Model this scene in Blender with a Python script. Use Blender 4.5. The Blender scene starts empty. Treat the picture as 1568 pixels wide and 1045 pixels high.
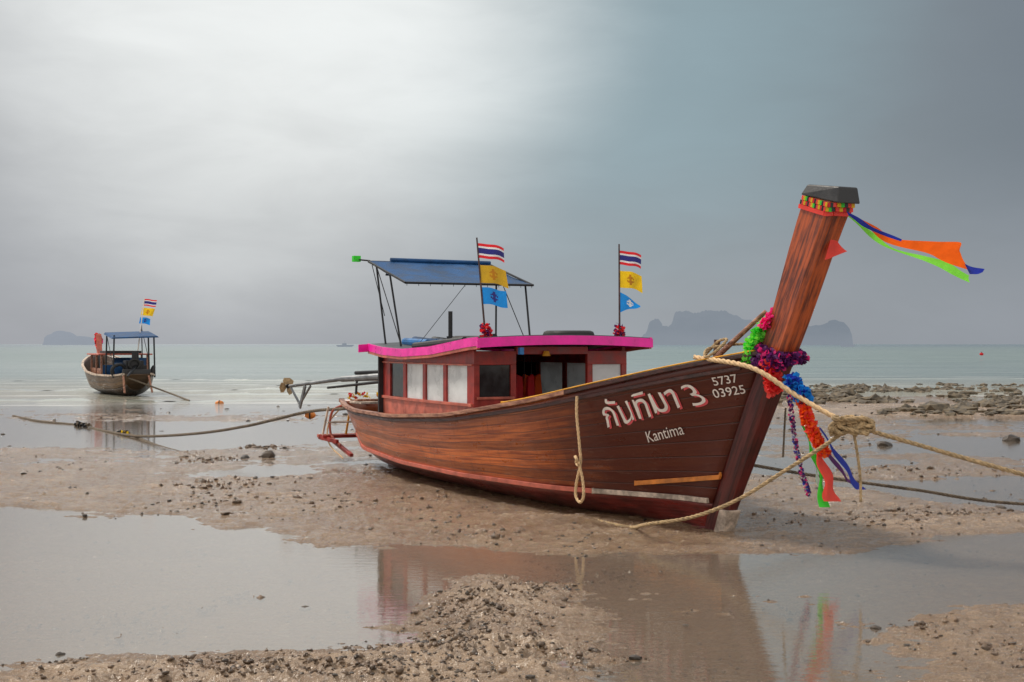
import bpy, math, random
import numpy as np
from mathutils import Vector, Matrix
random.seed(4); rng=np.random.default_rng(4)
scn=bpy.context.scene
scn.view_settings.view_transform='Standard'; scn.view_settings.look='None'; scn.view_settings.exposure=0
F=2178.0; EYE=1.8
# ---------------------------------------------------------------- camera
cam=bpy.data.cameras.new('camera'); co=bpy.data.objects.new('camera',cam); scn.collection.objects.link(co)
cam.lens=50; cam.sensor_width=36; cam.clip_end=30000; cam.clip_start=.1
co.location=(0,0,EYE); co.rotation_euler=(math.radians(90.12),0,0); scn.camera=co
def at(px,py,Y):   # unprojects image pixel coordinates to world metres at an assumed depth
    return Vector(((px-784)/F*Y, Y, EYE-(py-527)/F*Y))
# ---------------------------------------------------------------- node helpers
class NT:
    def __init__(s,nt): s.t=nt; s.l=nt.links
    def n(s,ty,props=None,**inp):
        n=s.t.nodes.new(ty)
        for k,v in (props or {}).items(): setattr(n,k,v)
        for k,v in inp.items():
            key=int(k[1:]) if k[0]=='i' and k[1:].isdigit() else k.replace('_',' ')
            sk=n.inputs[key]
            if isinstance(v,bpy.types.NodeSocket): s.l.new(v,sk)
            else: sk.default_value=v
        return n
    def math(s,op,a,b=0.0,c=0.0,clamp=False):
        n=s.n('ShaderNodeMath',{'operation':op,'use_clamp':clamp},i0=a,i1=b,i2=c); return n.outputs[0]
    def mr(s,v,a,b,c=0.0,d=1.0,smooth=True):
        n=s.n('ShaderNodeMapRange',{'interpolation_type':'SMOOTHSTEP' if smooth else 'LINEAR'},i0=v,i1=a,i2=b,i3=c,i4=d); return n.outputs[0]
    def mix(s,f,a,b,mode='MIX'):
        n=s.n('ShaderNodeMix',{'data_type':'RGBA','blend_type':mode})
        for i,v in ((0,f),(6,a),(7,b)):
            if isinstance(v,bpy.types.NodeSocket): s.l.new(v,n.inputs[i])
            else: n.inputs[i].default_value=v if i==0 else (tuple(v)+(1,) if len(v)==3 else v)
        return n.outputs[2]
    def noise(s,vec,scale,detail=4,rough=.55,dist=0.0):
        n=s.n('ShaderNodeTexNoise',None,Vector=vec,Scale=scale,Detail=detail,Roughness=rough,Distortion=dist); return n.outputs[0]
    def mapv(s,vec,sc,loc=(0,0,0)):
        return s.n('ShaderNodeMapping',None,Vector=vec,Scale=sc,Location=loc).outputs[0]
def new_mat(name):
    m=bpy.data.materials.new(name); m.use_nodes=True; m.node_tree.nodes.clear()
    t=NT(m.node_tree); out=t.n('ShaderNodeOutputMaterial'); return m,t,out
def simple(name,col,rough=.5,metal=0.0,var=.25,vs=6.0,bump=.2,trans=0.0,bs=None):
    m,t,out=new_mat(name)
    tc=t.n('ShaderNodeTexCoord').outputs['Object']
    nz=t.noise(tc,vs,5,.6)
    f=t.mr(nz,.3,.7,1-var,1+var)
    c=t.mix(1.0,col,t.n('ShaderNodeCombineXYZ',None,X=f,Y=f,Z=f).outputs[0],'MULTIPLY')
    r=t.mr(nz,.3,.7,max(rough-.1,.02),min(rough+.12,1))
    b=t.n('ShaderNodeBump',None,Strength=bump,Distance=.01,Height=t.noise(tc,bs or vs*6,3))
    p=t.n('ShaderNodeBsdfPrincipled',None,Base_Color=c,Roughness=r,Metallic=metal,Normal=b.outputs[0])
    if trans>0:
        tr=t.n('ShaderNodeBsdfTranslucent',None,Color=c,Normal=b.outputs[0])
        mx=t.n('ShaderNodeMixShader',None,i0=trans,i1=p.outputs[0],i2=tr.outputs[0]); t.l.new(mx.outputs[0],out.inputs[0])
    else: t.l.new(p.outputs[0],out.inputs[0])
    return m
# ---------------------------------------------------------------- materials
def wood(name,c1,c2,rough=.4,axis=(1.2,14,14),rot=0.0):
    m,t,out=new_mat(name); tc=t.n('ShaderNodeTexCoord').outputs['Object']
    rv=t.n('ShaderNodeVectorRotate',{'rotation_type':'Y_AXIS'},Vector=tc,Angle=rot).outputs[0]
    g=t.noise(t.mapv(rv,axis),2.2,6,.65,.1); g2=t.noise(tc,3,3)
    f=t.mr(t.math('ADD',t.math('MULTIPLY',g,.75),t.math('MULTIPLY',g2,.3)),.42,.62)
    c=t.mix(f,c1,c2)
    b=t.n('ShaderNodeBump',None,Strength=.35,Distance=.006,Height=g)
    p=t.n('ShaderNodeBsdfPrincipled',None,Base_Color=c,Roughness=t.mr(g,.3,.7,rough-.1,rough+.2),Normal=b.outputs[0])
    p.inputs['Coat Weight'].default_value=.2; p.inputs['Coat Roughness'].default_value=.25
    t.l.new(p.outputs[0],out.inputs[0]); return m
def hull_mat(name,ca,cb,cbow,cbot,gloss=.35):
    m,t,out=new_mat(name)
    uv=t.n('ShaderNodeUVMap',{'uv_map':'UVMap'}).outputs[0]
    sp=t.n('ShaderNodeSeparateXYZ',None,Vector=uv); u,v=sp.outputs[0],sp.outputs[1]
    streak=t.noise(t.mapv(uv,(.9,22,1)),1.3,7,.7,.35)
    blot=t.noise(t.mapv(uv,(1.4,3,1)),1.4,5,.6)
    c=t.mix(t.mr(streak,.38,.64),ca,cb)
    pv=t.math('ADD',t.math('MULTIPLY',v,9.0),t.math('MULTIPLY',t.math('SUBTRACT',t.noise(t.mapv(uv,(.5,0,0)),1.0,2),.5),.5)); pid=t.math('FLOOR',pv)
    wn=t.n('ShaderNodeTexWhiteNoise',{'noise_dimensions':'1D'},W=pid).outputs[0]
    pt=t.mr(wn,0,1,.65,1.35,False)
    c=t.mix(1.0,c,t.n('ShaderNodeCombineXYZ',None,X=pt,Y=pt,Z=pt).outputs[0],'MULTIPLY')
    bowf=t.mr(t.math('ADD',u,t.math('ADD',t.math('MULTIPLY',blot,1.6),t.math('MULTIPLY',streak,.9))),-1.9,.2)
    topf=t.math('MULTIPLY',t.mr(t.math('ADD',v,t.math('MULTIPLY',blot,.3)),.55,1.15),.6)
    dark=t.math('MAXIMUM',bowf,topf)
    c=t.mix(t.math('MULTIPLY',dark,.95),c,cbow)
    op=t.math('MULTIPLY',t.mr(streak,.60,.72),t.mr(v,.75,.1,0,.55)); c=t.mix(op,c,(.20,.045,.015))
    wear=t.math('MULTIPLY',t.mr(t.noise(t.mapv(uv,(2.5,9,1),(3,1,0)),2,6,.7),.54,.74),t.mr(v,.75,.05,0,.6))
    wear=t.math('MULTIPLY',wear,t.mr(u,-.2,-1.5,.2,1))
    c=t.mix(wear,c,(.32,.20,.15))
    drip=t.mr(t.noise(t.mapv(uv,(9,.8,1)),2,4,.7),.54,.74,0,.45)
    c=t.mix(drip,c,(.05,.013,.01))
    fr=t.math('FRACT',pv); seam=t.math('MINIMUM',fr,t.math('SUBTRACT',1.0,fr))
    sm=t.mr(seam,.0,.05,1,0)
    c=t.mix(t.math('MULTIPLY',sm,.7),c,(.018,.007,.005))
    bot=t.math('LESS_THAN',v,-.001)
    cb2=t.mix(t.mr(blot,.35,.65),cbot,(cbot[0]*.35,cbot[1]*.45,cbot[2]*.5))
    c=t.mix(bot,c,cb2)
    hgt=t.math('ADD',t.math('MULTIPLY',sm,-1.0),t.math('ADD',t.math('MULTIPLY',streak,.5),t.math('MULTIPLY',blot,1.2)))
    b=t.n('ShaderNodeBump',None,Strength=.6,Distance=.009,Height=hgt)
    p=t.n('ShaderNodeBsdfPrincipled',None,Base_Color=c,Roughness=t.mr(blot,.3,.7,.25,.45),Normal=b.outputs[0])
    p.inputs['Coat Weight'].default_value=gloss; p.inputs['Coat Roughness'].default_value=.18
    t.l.new(p.outputs[0],out.inputs[0]); return m
M={}
M['hull']=hull_mat('varnished_planks',(.62,.16,.035),(.27,.05,.015),(.062,.0055,.0045),(.26,.026,.02))
M['hull2']=hull_mat('weathered_planks',(.17,.09,.035),(.07,.038,.018),(.06,.03,.015),(.08,.045,.03),.1)
M['prow']=wood('prow_wood',(.46,.085,.016),(.10,.018,.008),.4,(13,13,1.0),math.radians(-30))
M['stem']=wood('stem_wood',(.115,.012,.009),(.045,.006,.0045),.4,(10,10,1.0),math.radians(-30))
M['rail']=wood('rail_wood',(.46,.22,.13),(.17,.06,.035),.5)
M['raildark']=wood('dark_rail',(.08,.02,.015),(.03,.01,.008),.4)
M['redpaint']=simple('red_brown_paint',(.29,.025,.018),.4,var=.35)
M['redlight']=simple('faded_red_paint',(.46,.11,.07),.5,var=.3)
M['dark']=simple('dark_paint',(.02,.02,.022),.5)
M['black']=simple('black_steel',(.015,.015,.017),.4,metal=.3)
M['rubber']=simple('black_rubber',(.018,.018,.018),.7)
M['glassdark']=simple('dark_window',(.015,.018,.02),.12,bump=0)
M['curtain']=simple('white_window_film',(.80,.83,.84),.3,var=.12,vs=3,trans=.3,bump=.1)
M['magenta']=simple('magenta_paint',(.85,.015,.36),.35,var=.15)
M['rooftop']=simple('roof_canvas',(.05,.06,.07),.6)
M['tarp']=simple('blue_tarp',(.006,.065,.19),.5,var=.35,vs=4,trans=.15,bump=.5,bs=6)
M['steel']=simple('grey_steel',(.22,.23,.24),.4,metal=.6,var=.3)
M['blueeng']=simple('blue_engine_paint',(.02,.16,.42),.4)
M['white']=simple('white_paint',(.82,.75,.70),.5,var=.12)
M['pinkp']=simple('pink_paint',(.72,.10,.12),.5,var=.1)
M['yellowp']=simple('yellow_paint',(.75,.36,.03),.5,var=.2)
M['orangep']=simple('orange_strake_paint',(.62,.2,.03),.5,var=.35)
M['scrape']=simple('scraped_wood',(.5,.40,.32),.7,var=.5,vs=10)
M['rope']=simple('tan_rope_fibre',(.40,.28,.15),.85,var=.4,vs=30,bump=.5)
M['ropecream']=simple('cream_rope_fibre',(.72,.50,.28),.85,var=.2,vs=30,bump=.5)
M['ropedark']=simple('weathered_rope_fibre',(.13,.10,.07),.9,var=.5,vs=20,bump=.5)
cl=lambda n,c:simple(n,c,.6,var=.12,trans=.4,bump=.15)
M['fred']=cl('cloth_red',(.75,.02,.03)); M['fwhite']=cl('cloth_white',(.8,.8,.8)); M['fnavy']=cl('cloth_navy',(.03,.03,.22))
M['fyellow']=cl('cloth_yellow',(.85,.55,.01)); M['fblue']=cl('cloth_blue',(.01,.27,.75)); M['forange']=cl('cloth_orange',(.98,.14,.01))
M['fgreen']=cl('cloth_green',(.06,.75,.05)); M['fpink']=cl('cloth_pink',(.9,.03,.25)); M['fpurple']=cl('cloth_purple',(.12,.015,.14)); M['flime']=cl('cloth_lime',(.25,.85,.08))
M['fdblue']=cl('cloth_dark_blue',(.02,.04,.4)); M['fcoral']=cl('cloth_coral',(.95,.08,.06)); M['femb']=cl('cloth_emblem',(.5,.2,.01)); M['fgold']=cl('cloth_gold',(.6,.36,.02))
# ---------------------------------------------------------------- mesh helpers
def link(o,parent=None,Mw=None):
    scn.collection.objects.link(o)
    if parent is not None:
        o.parent=parent
        if Mw is not None: o.matrix_parent_inverse=Mw.inverted()
    return o
def mobj(name,verts,faces,mats,parent=None,Mw=None,smooth=False,fm=None):
    me=bpy.data.meshes.new(name); me.from_pydata([tuple(v) for v in verts],[],faces)
    for m in (mats if isinstance(mats,list) else [mats]): me.materials.append(m)
    if fm is not None: me.polygons.foreach_set('material_index',fm)
    if smooth: me.polygons.foreach_set('use_smooth',[True]*len(me.polygons))
    me.update(); return link(bpy.data.objects.new(name,me),parent,Mw)
def L(s,v,z): return Vector((s,-v,z))
class Bd:
    def __init__(b): b.v=[];b.f=[];b.m=[]; b.mats=[]
    def mi(b,m):
        if m not in b.mats: b.mats.append(m)
        return b.mats.index(m)
    def hexa(b,c,m):
        k=len(b.v); b.v+= [Vector(x) for x in c]
        for f in ((0,3,2,1),(4,5,6,7),(0,1,5,4),(1,2,6,5),(2,3,7,6),(3,0,4,7)): b.f.append(tuple(k+i for i in f)); b.m.append(b.mi(m))
    def box(b,s0,s1,v0,v1,z0,z1,m):
        b.hexa([L(s0,v0,z0),L(s1,v0,z0),L(s1,v1,z0),L(s0,v1,z0),L(s0,v0,z1),L(s1,v0,z1),L(s1,v1,z1),L(s0,v1,z1)],m)
    def bar(b,p,q,w,h,m):
        p=Vector(p);q=Vector(q);d=(q-p).normalized()
        up=Vector((0,0,1)) if abs(d.z)<.9 else Vector((1,0,0))
        x=d.cross(up).normalized()*w/2; y=x.cross(d).normalized()*h/2
        b.hexa([p-x-y,p+x-y,p+x+y,p-x+y,q-x-y,q+x-y,q+x+y,q-x+y],m)
    def tube(b,p,q,r1,r2,m,n=10,cap=True):
        p=Vector(p);q=Vector(q);d=(q-p).normalized()
        up=Vector((0,0,1)) if abs(d.z)<.9 else Vector((1,0,0))
        x=d.cross(up).normalized(); y=x.cross(d).normalized(); k=len(b.v)
        for i in range(n):
            a=2*math.pi*i/n; e=x*math.cos(a)+y*math.sin(a); b.v.append(p+e*r1); b.v.append(q+e*r2)
        for i in range(n):
            j=(i+1)%n; b.f.append((k+2*i,k+2*j,k+2*j+1,k+2*i+1)); b.m.append(b.mi(m))
        if cap:
            b.f.append(tuple(k+2*i for i in range(n))[::-1]); b.m.append(b.mi(m))
            b.f.append(tuple(k+2*i+1 for i in range(n))); b.m.append(b.mi(m))
    def torus(b,c,R,r,m,ax=Vector((0,0,1)),n=24,k2=8,sx=1,sy=1):
        ax=ax.normalized(); u=ax.orthogonal().normalized(); w=ax.cross(u); k=len(b.v)
        for i in range(n):
            a=2*math.pi*i/n; e=u*math.cos(a)*sx+w*math.sin(a)*sy
            for j in range(k2):
                t=2*math.pi*j/k2; b.v.append(Vector(c)+e*(R+r*math.cos(t))+ax*r*math.sin(t))
        for i in range(n):
            for j in range(k2):
                i2=(i+1)%n;j2=(j+1)%k2; b.f.append((k+i*k2+j,k+i2*k2+j,k+i2*k2+j2,k+i*k2+j2)); b.m.append(b.mi(m))
    def obj(b,name,parent=None,Mw=None,bevel=0.0,smooth=False):
        o=mobj(name,b.v,b.f,b.mats,parent,Mw,smooth,b.m)
        if bevel>0:
            mod=o.modifiers.new('bevel','BEVEL'); mod.width=bevel; mod.segments=2; mod.limit_method='ANGLE'
        return o
def catmull(pts,n=12):
    P=[Vector(p) for p in pts]; P=[P[0]*2-P[1]]+P+[P[-1]*2-P[-2]]; out=[]
    for i in range(1,len(P)-2):
        for k in range(n):
            t=k/n; a,b,c,d=P[i-1:i+3]
            out.append(.5*((2*b)+(c-a)*t+(2*a-5*b+4*c-d)*t*t+(3*b-a-3*c+d)*t**3))
    out.append(P[-2]); return out
def resample(pts,step):
    out=[pts[0]]; acc=0
    for a,b in zip(pts,pts[1:]):
        l=(b-a).length
        if l<1e-7: continue
        d=step-acc
        while d<=l: out.append(a.lerp(b,d/l)); d+=step
        acc=(acc+l)%step if l+acc>=step else acc+l
    out.append(pts[-1]); return out
def rope(name,pts,r,mat,parent=None,Mw=None,pitch=8.0):
    P=resample(catmull(pts,16),r*1.3)
    cu=bpy.data.curves.new(name,'CURVE'); cu.dimensions='3D'; cu.bevel_depth=r*.56; cu.bevel_resolution=1
    for k in range(3):
        sp=cu.splines.new('POLY'); sp.points.add(len(P)-1); ph=k*2*math.pi/3
        prevx=None
        for i,p in enumerate(P):
            d=(P[min(i+1,len(P)-1)]-P[max(i-1,0)]).normalized()
            if prevx is None: prevx=d.orthogonal().normalized()
            x=(prevx-d*prevx.dot(d)).normalized(); prevx=x; y=d.cross(x)
            a=ph+i*1.3*2*math.pi/pitch
            q=p+(x*math.cos(a)+y*math.sin(a))*r*.5
            sp.points[i].co=(*q,1)
    cu.materials.append(mat); return link(bpy.data.objects.new(name,cu),parent,Mw)
def strip(name,A,Bp,mats,parent=None,Mw=None,rows=1,fm=None,n=8,ripple=0.0,freq=6):
    a=catmull(A,n) ; b=catmull(Bp,n); vs=[];fs=[];mi=[]; nn=len(a)
    for i in range(nn):
        for j in range(rows+1):
            t=j/rows; p=a[i].lerp(b[i],t)
            if ripple: p=p+Vector((.3,1,0))*ripple*math.sin(freq*i/nn*6.28+t*1.5)*min(1,i/nn*3)
            vs.append(p)
    for i in range(nn-1):
        for j in range(rows):
            k=i*(rows+1)+j; fs.append((k,k+1,k+rows+2,k+rows+1)); mi.append(fm[j] if fm else 0)
    return mobj(name,vs,fs,mats,parent,Mw,True,mi)
def petals(name,pts,rad,count,size,mats,parent=None,Mw=None,seq=False):
    P=resample(catmull(pts,10),.01); vs=[];fs=[];mi=[]
    for i in range(count):
        t=i/count if seq else random.random(); c=P[min(int(t*len(P)),len(P)-1)]
        d=Vector((random.gauss(0,1),random.gauss(0,1),random.gauss(0,1))).normalized()
        base=c+d*rad*random.uniform(.15,.6); tip=c+d*rad*random.uniform(.75,1.15)
        w=d.cross(Vector((random.gauss(0,1),random.gauss(0,1),random.gauss(0,1)))).normalized()*size*random.uniform(.5,1)
        up=d.cross(w).normalized()*size*.4*random.uniform(-1,1)
        k=len(vs); mid=base.lerp(tip,.55)
        vs+= [base-w*.3,base+w*.3,mid+w+up,mid-w+up,tip+w*.7-up,tip-w*.7-up]
        fs+= [(k,k+1,k+2,k+3),(k+3,k+2,k+4,k+5)]
        m=min(int(t*len(mats)),len(mats)-1) if seq else random.randrange(len(mats)); mi+=[m,m]
    return mobj(name,vs,fs,mats,parent,Mw,True,mi)
# ---------------------------------------------------------------- hull form
def ss(a,b,x):
    t=np.clip((np.asarray(x,float)-a)/(b-a),0,1); return t*t*(3-2*t)
off=lambda z:.55*z+.022*z*z-.09*float(ss(1.8,3.05,z))
SG=[-9.4,-9,-8,-6,-4,-2,-1,0,.35,.65,.75]
T={'b':[.5,.62,.82,1.06,1.12,1.02,.87,.56,.36,.15,.1],
   'zg':[.95,.905,.865,.88,.98,1.22,1.39,1.58,1.65,1.71,1.73],
   'c':[.7,.7,.78,.82,.82,.72,.6,.4,.32,.5,.8],
   'zk':[.3,.16,.03,0,0,0,0,0,0,0,0],'zc':[.52,.42,.32,.28,.28,.29,.3,.3,.3,.3,.3],
   'p':[.7,.65,.6,.58,.6,.75,.9,1.05,1.1,1.1,1.0]}
XS=np.linspace(-9.4,.75,500); TT={}
for k,a in T.items():
    y=np.interp(XS,SG,a); n=26; ker=np.hanning(2*n+1); ker/=ker.sum()
    lo=2*y[0]-y[1:n+1][::-1]; hi=2*y[-1]-y[-n-1:-1][::-1]
    TT[k]=np.convolve(np.concatenate([lo,y,hi]),ker,'valid')
def hp(sg,part,q):
    g={k:float(np.interp(sg,XS,a)) for k,a in TT.items()}
    cb=g['c']*g['b']
    if part=='bot':
        v=cb*q; pw=2.4-1.3*float(ss(-3,.5,sg)); z=g['zk']+(g['zc']-g['zk'])*q**pw
    else:
        z=g['zc']+(g['zg']-g['zc'])*q; v=cb+(g['b']-cb)*q**g['p']
    w=float(ss(-3,.75,sg)); s=sg-w*(off(g['zg'])-off(z))
    s+=.5*float(ss(-8,-9.4,sg))*(1-z/g['zg']) if sg<-8 else 0
    return s,v,z
def side_at(s,z):
    lo,hi=-9.4,.75
    for _ in range(30):
        m=(lo+hi)/2; g0=float(np.interp(m,XS,TT['zc']));g1=float(np.interp(m,XS,TT['zg']))
        q=min(max((z-g0)/(g1-g0),0),1); a=hp(m,'side',q)
        if a[0]<s: lo=m
        else: hi=m
    return a
def gun(sg,dv=0,dz=0):
    s,v,z=hp(sg,'side',1); return s,v+dv,z+dz
def build_hull(parent,mat,inner,prow_top,stemmat,prowmat):
    nu=110; nb=8; ns=16; vs=[];uvs=[];fs=[]
    sgs=np.linspace(-9.4,.75,nu)
    for side in (1,-1):
        for (part,n,) in (('bot',nb),('side',ns)):
            k0=len(vs)
            for i,sg in enumerate(sgs):
                for j in range(n+1):
                    s,v,z=hp(sg,part,j/n); vs.append(L(s,v*side,z)); uvs.append((s,j/n if part=='side' else -(1.01-j/n)))
            for i in range(nu-1):
                for j in range(n):
                    a=k0+i*(n+1)+j; f=(a,a+n+1,a+n+2,a+1); fs.append(f if side==1 else f[::-1])
    ring=[]
    for side in (1,-1):
        seq=[('bot',j/nb) for j in range(nb+1)]+[('side',j/ns) for j in range(1,ns+1)]
        if side==-1: seq=seq[::-1]
        for part,q in seq:
            s,v,z=hp(-9.4,part,q); vs.append(L(s+.01,v*side,z)); uvs.append((s,.5)); ring.append(len(vs)-1)
    fs.append(tuple(ring))
    o=mobj('hull',vs,fs,[mat],parent,None,True)
    uvl=o.data.uv_layers.new(name='UVMap')
    for li,lp in enumerate(o.data.loops): uvl.data[li].uv=uvs[lp.vertex_index]
    so=o.modifiers.new('thick','SOLIDIFY'); so.thickness=.045; so.offset=-1
    vs=[];fs=[]
    for i,sg in enumerate(np.linspace(-9.3,.6,60)):
        s,v,z=hp(sg,'side',.55); 
        vs+= [L(s,v-.03,z),L(s,-v+.03,z)]
    for i in range(59): fs.append((2*i,2*i+2,2*i+3,2*i+1))
    mobj('deck',vs,fs,[inner],parent)
    zs=[-.02,.2,.5,.9,1.3,1.75,1.85]
    top=prow_top; zs+= list(np.linspace(2.0,top,6)); vs=[];fs=[];fm=[]
    for z in zs:
        f=off(max(z,0)); t=min(max((z-1.7)/(3.05-1.7),0),1)
        d=.34+.07*t if z>.4 else .34-.1*(.4-z)
        hw=.095 if z>1.2 else .05+.045*max(z,0)/1.2
        hw+=.02*t; fw=hw*.72
        for (s,v) in ((f-d,hw),(f-.07,hw),(f,fw),(f,-fw),(f-.07,-hw),(f-d,-hw)): vs.append(L(s,v,z+ (0.10*t*(1-(s-f+d)/d) if t>0 else 0)))
    for i in range(len(zs)-1):
        for j in range(6):
            a=i*6+j; c=i*6+(j+1)%6; fs.append((a,c,c+6,a+6)); fm.append(1 if zs[i]>=1.7 else 0)
    fs.append(tuple(range(6))[::-1]); fm.append(0)
    k=(len(zs)-1)*6; fs.append(tuple(range(k,k+6))); fm.append(1)
    o=mobj('prow_post',vs,fs,[stemmat,prowmat],parent,None,False,fm)
    bv=o.modifiers.new('bevel','BEVEL'); bv.width=.008; bv.segments=2; bv.limit_method='ANGLE'
def sweep(name,fn,w,h,mat,parent,s0,s1,n=80,both=True):
    b=Bd()
    for side in ((1,-1) if both else (1,)):
        k=len(b.v)
        for sg in np.linspace(s0,s1,n):
            s,v,z=fn(sg)
            for dv,dz in ((-w/2,-h/2),(w/2,-h/2),(w/2,h/2),(-w/2,h/2)): b.v.append(L(s,(v+dv)*side,z+dz))
        for i in range(n-1):
            for j in range(4):
                a=k+i*4+j;c=k+i*4+(j+1)%4; b.f.append((a,c,c+4,a+4)); b.m.append(b.mi(mat))
        b.f.append((k,k+1,k+2,k+3)); b.m.append(0); e=k+(n-1)*4; b.f.append((e,e+1,e+2,e+3)); b.m.append(0)
    return b.obj(name,parent,bevel=.006)
# ================================================================ main boat
Bx,By=2.016,13.47; ang=math.atan2(-.897,.441)
boat=bpy.data.objects.new('longtail_boat',None); scn.collection.objects.link(boat)
boat.location=(Bx,By,-.02); boat.rotation_euler=(0,0,ang)
MW=Matrix.Translation((Bx,By,-.02))@Matrix.Rotation(ang,4,'Z')
build_hull(boat,M['hull'],M['raildark'],3.0,M['stem'],M['prow'])
sweep('gunwale_rail',lambda g:gun(g,.012,.012),.075,.045,M['rail'],boat,-9.42,-1.4)
sweep('gunwale_rail_bow',lambda g:gun(g,.012,.012),.065,.04,M['raildark'],boat,-1.4,.74)
sweep('gunwale_stripe',lambda g:gun(g,.035,.042),.03,.014,M['yellowp'],boat,-2.6,.70)
sweep('rubbing_band',lambda g:(lambda a:(a[0],a[1]+.012,a[2]))(hp(g,'side',.93)),.02,.04,M['raildark'],boat,-9.3,.6)
sweep('chine_strake',lambda g:(lambda a:(a[0],a[1]+.015,a[2]))(hp(g,'side',.02)),.05,.05,M['redlight'],boat,-9.2,-1.2)
sweep('chine_strake_bow',lambda g:(lambda a:(a[0],a[1]+.012,a[2]))(hp(g,'side',.02)),.04,.05,M['scrape'],boat,-1.2,.70)
def osl(s):
    z=.43+(s+1.0)*.13; a=side_at(s,z); return (a[0],a[1]+.012,a[2])
sweep('orange_strake',osl,.03,.045,M['orangep'],boat,-.95,.28,30)
b=Bd(); b.bar(L(-8.6,0,.03),L(-.2,0,-.01),.14,.1,M['stem']); b.obj('keel',boat)
b=Bd(); b.hexa([L(-.12,.07,-.03),L(.03,.06,-.03),L(.03,-.06,-.03),L(-.12,-.07,-.03),L(.03,.09,.26),L(.165,.075,.26),L(.165,-.075,.26),L(.03,-.09,.26)],M['scrape']); b.obj('stem_shoe',boat,bevel=.01)
b=Bd(); z0=3.02; f=off(z0); b.hexa([L(f-.45,.135,z0+.085),L(f+.03,.12,z0-.03),L(f+.03,-.12,z0-.03),L(f-.45,-.135,z0+.085),
 L(f-.40,.10,z0+.17),L(f+.02,.10,z0+.11),L(f+.02,-.10,z0+.11),L(f-.40,-.10,z0+.17)],M['dark']); b.obj('prow_cap',boat,bevel=.012)
b=Bd(); cols=['fcoral','fyellow','fgreen','black','fcoral','fyellow','fred','black']
for r in range(3):
    zc=2.985-.035*r
    fz=off(zc)
    pts=[]
    for i in range(15): t=i/14; pts.append((fz-.41+.34*t,.123,zc+.095*(1-t)))
    for i in range(1,4): t=i/3; pts.append((fz-.07+.075*t,.123-.035*t,zc-.005))
    for i in range(1,6): t=i/5; pts.append((fz+.008,.09-.18*t,zc-.005))
    for i in range(len(pts)-1):
        p=L(*pts[i]);q=L(*pts[i+1]); col=M[cols[(i+r*3)%8]] if r<2 else M['fcoral']
        b.bar(p,q,.02,.036,col)
b.obj('prow_cloth_band',boat)
# ------------------------------------------------ cabin
def cw(s): return float(np.interp(s,XS,TT['b']))-.09
def cz(s): return float(np.interp(s,XS,TT['zg']))
roofz=lambda s: float(np.interp(s,[-7.1,-6.2,-5.4,-4.5,-3.8,-3.4,-3.1],[1.80,1.745,1.725,1.755,1.815,1.85,1.865]))
CR=.035
b=Bd()
segs=[-6.7,-6.32,-5.74,-5.64,-5.04,-4.94,-4.36,-4.26,-3.68,-3.53]
isw=[0,1,0,1,0,1,0,1,0]
wz0,wz1=1.12,1.58
for side in (1,-1):
    for i in range(len(segs)-1):
        s0,s1=segs[i],segs[i+1]; v0,v1=cw(s0)*side,cw(s1)*side; t=.045*side
        def pane(z00,z01,z10,z11,th,m,ins=0):
            u0,u1=v0-ins*side,v1-ins*side; tt=th*side
            b.hexa([L(s0,u0-tt,z00),L(s1,u1-tt,z10),L(s1,u1,z10),L(s0,u0,z00),L(s0,u0-tt,z01),L(s1,u1-tt,z11),L(s1,u1,z11),L(s0,u0,z01)],m)
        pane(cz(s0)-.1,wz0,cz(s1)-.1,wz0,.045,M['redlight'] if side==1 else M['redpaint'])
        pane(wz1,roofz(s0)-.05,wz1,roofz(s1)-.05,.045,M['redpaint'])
        if isw[i]:
            pane(wz0,wz1,wz0,wz1,.008,M['glassdark'] if (i==1) else M['curtain'],.022)
        else: pane(wz0,wz1,wz0,wz1,.045,M['redpaint'])
    for i in range(len(segs)-1):
        s0,s1=segs[i],segs[i+1]
        b.bar(L(s0,(cw(s0)+.012)*side,wz0-.0),L(s1,(cw(s1)+.012)*side,wz0-.0),.03,.035,M['redlight'])
        b.bar(L(s0,(cw(s0)+.01)*side,wz1+.0),L(s1,(cw(s1)+.01)*side,wz1+.0),.02,.02,M['redlight'])
b.obj('cabin_side_walls',boat,bevel=.004)
b=Bd(); W=cw(-3.53)
for side,gm in ((1,'glassdark'),(-1,'curtain')):
    x0,x1=.47*side,(W-.0)*side
    lo,hi=min(x0,x1),max(x0,x1)
    b.box(-3.56,-3.50,lo,hi,.85,1.2,M['redpaint']); b.box(-3.56,-3.50,lo,hi,1.58,1.74,M['redpaint'])
    b.box(-3.56,-3.50,lo,lo+.07,1.2,1.58,M['redpaint']); b.box(-3.56,-3.50,hi-.07,hi,1.2,1.58,M['redpaint'])
    b.box(-3.535,-3.525,lo+.07,hi-.07,1.2,1.58,M[gm])
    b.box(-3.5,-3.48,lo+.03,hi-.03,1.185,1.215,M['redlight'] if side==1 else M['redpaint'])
b.box(-3.56,-3.49,-.47,.47,1.70,1.79,M['redpaint'])
b.box(-3.55,-3.48,-.47,.47,.9,1.02,M['redpaint'])
b.box(-6.7,-6.66,-W+.05,W-.05,.8,1.72,M['dark'])
b.box(-6.6,-3.6,-.9,.9,.78,.8,M['raildark'])
for sd in (1,-1): b.box(-6.4,-3.9,.55*sd-.2,.55*sd+.2,1.0,1.05,M['raildark'])
b.tube(L(-3.46,.10,1.74),L(-3.46,.10,1.68),.03,.05,M['yellowp'])
b.box(-3.2,-3.14,.55,.6,1.7,1.78,M['blueeng'])
b.obj('cabin_front',boat,bevel=.004)
ns_,nv_=30,16; vs=[];fs=[]
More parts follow.
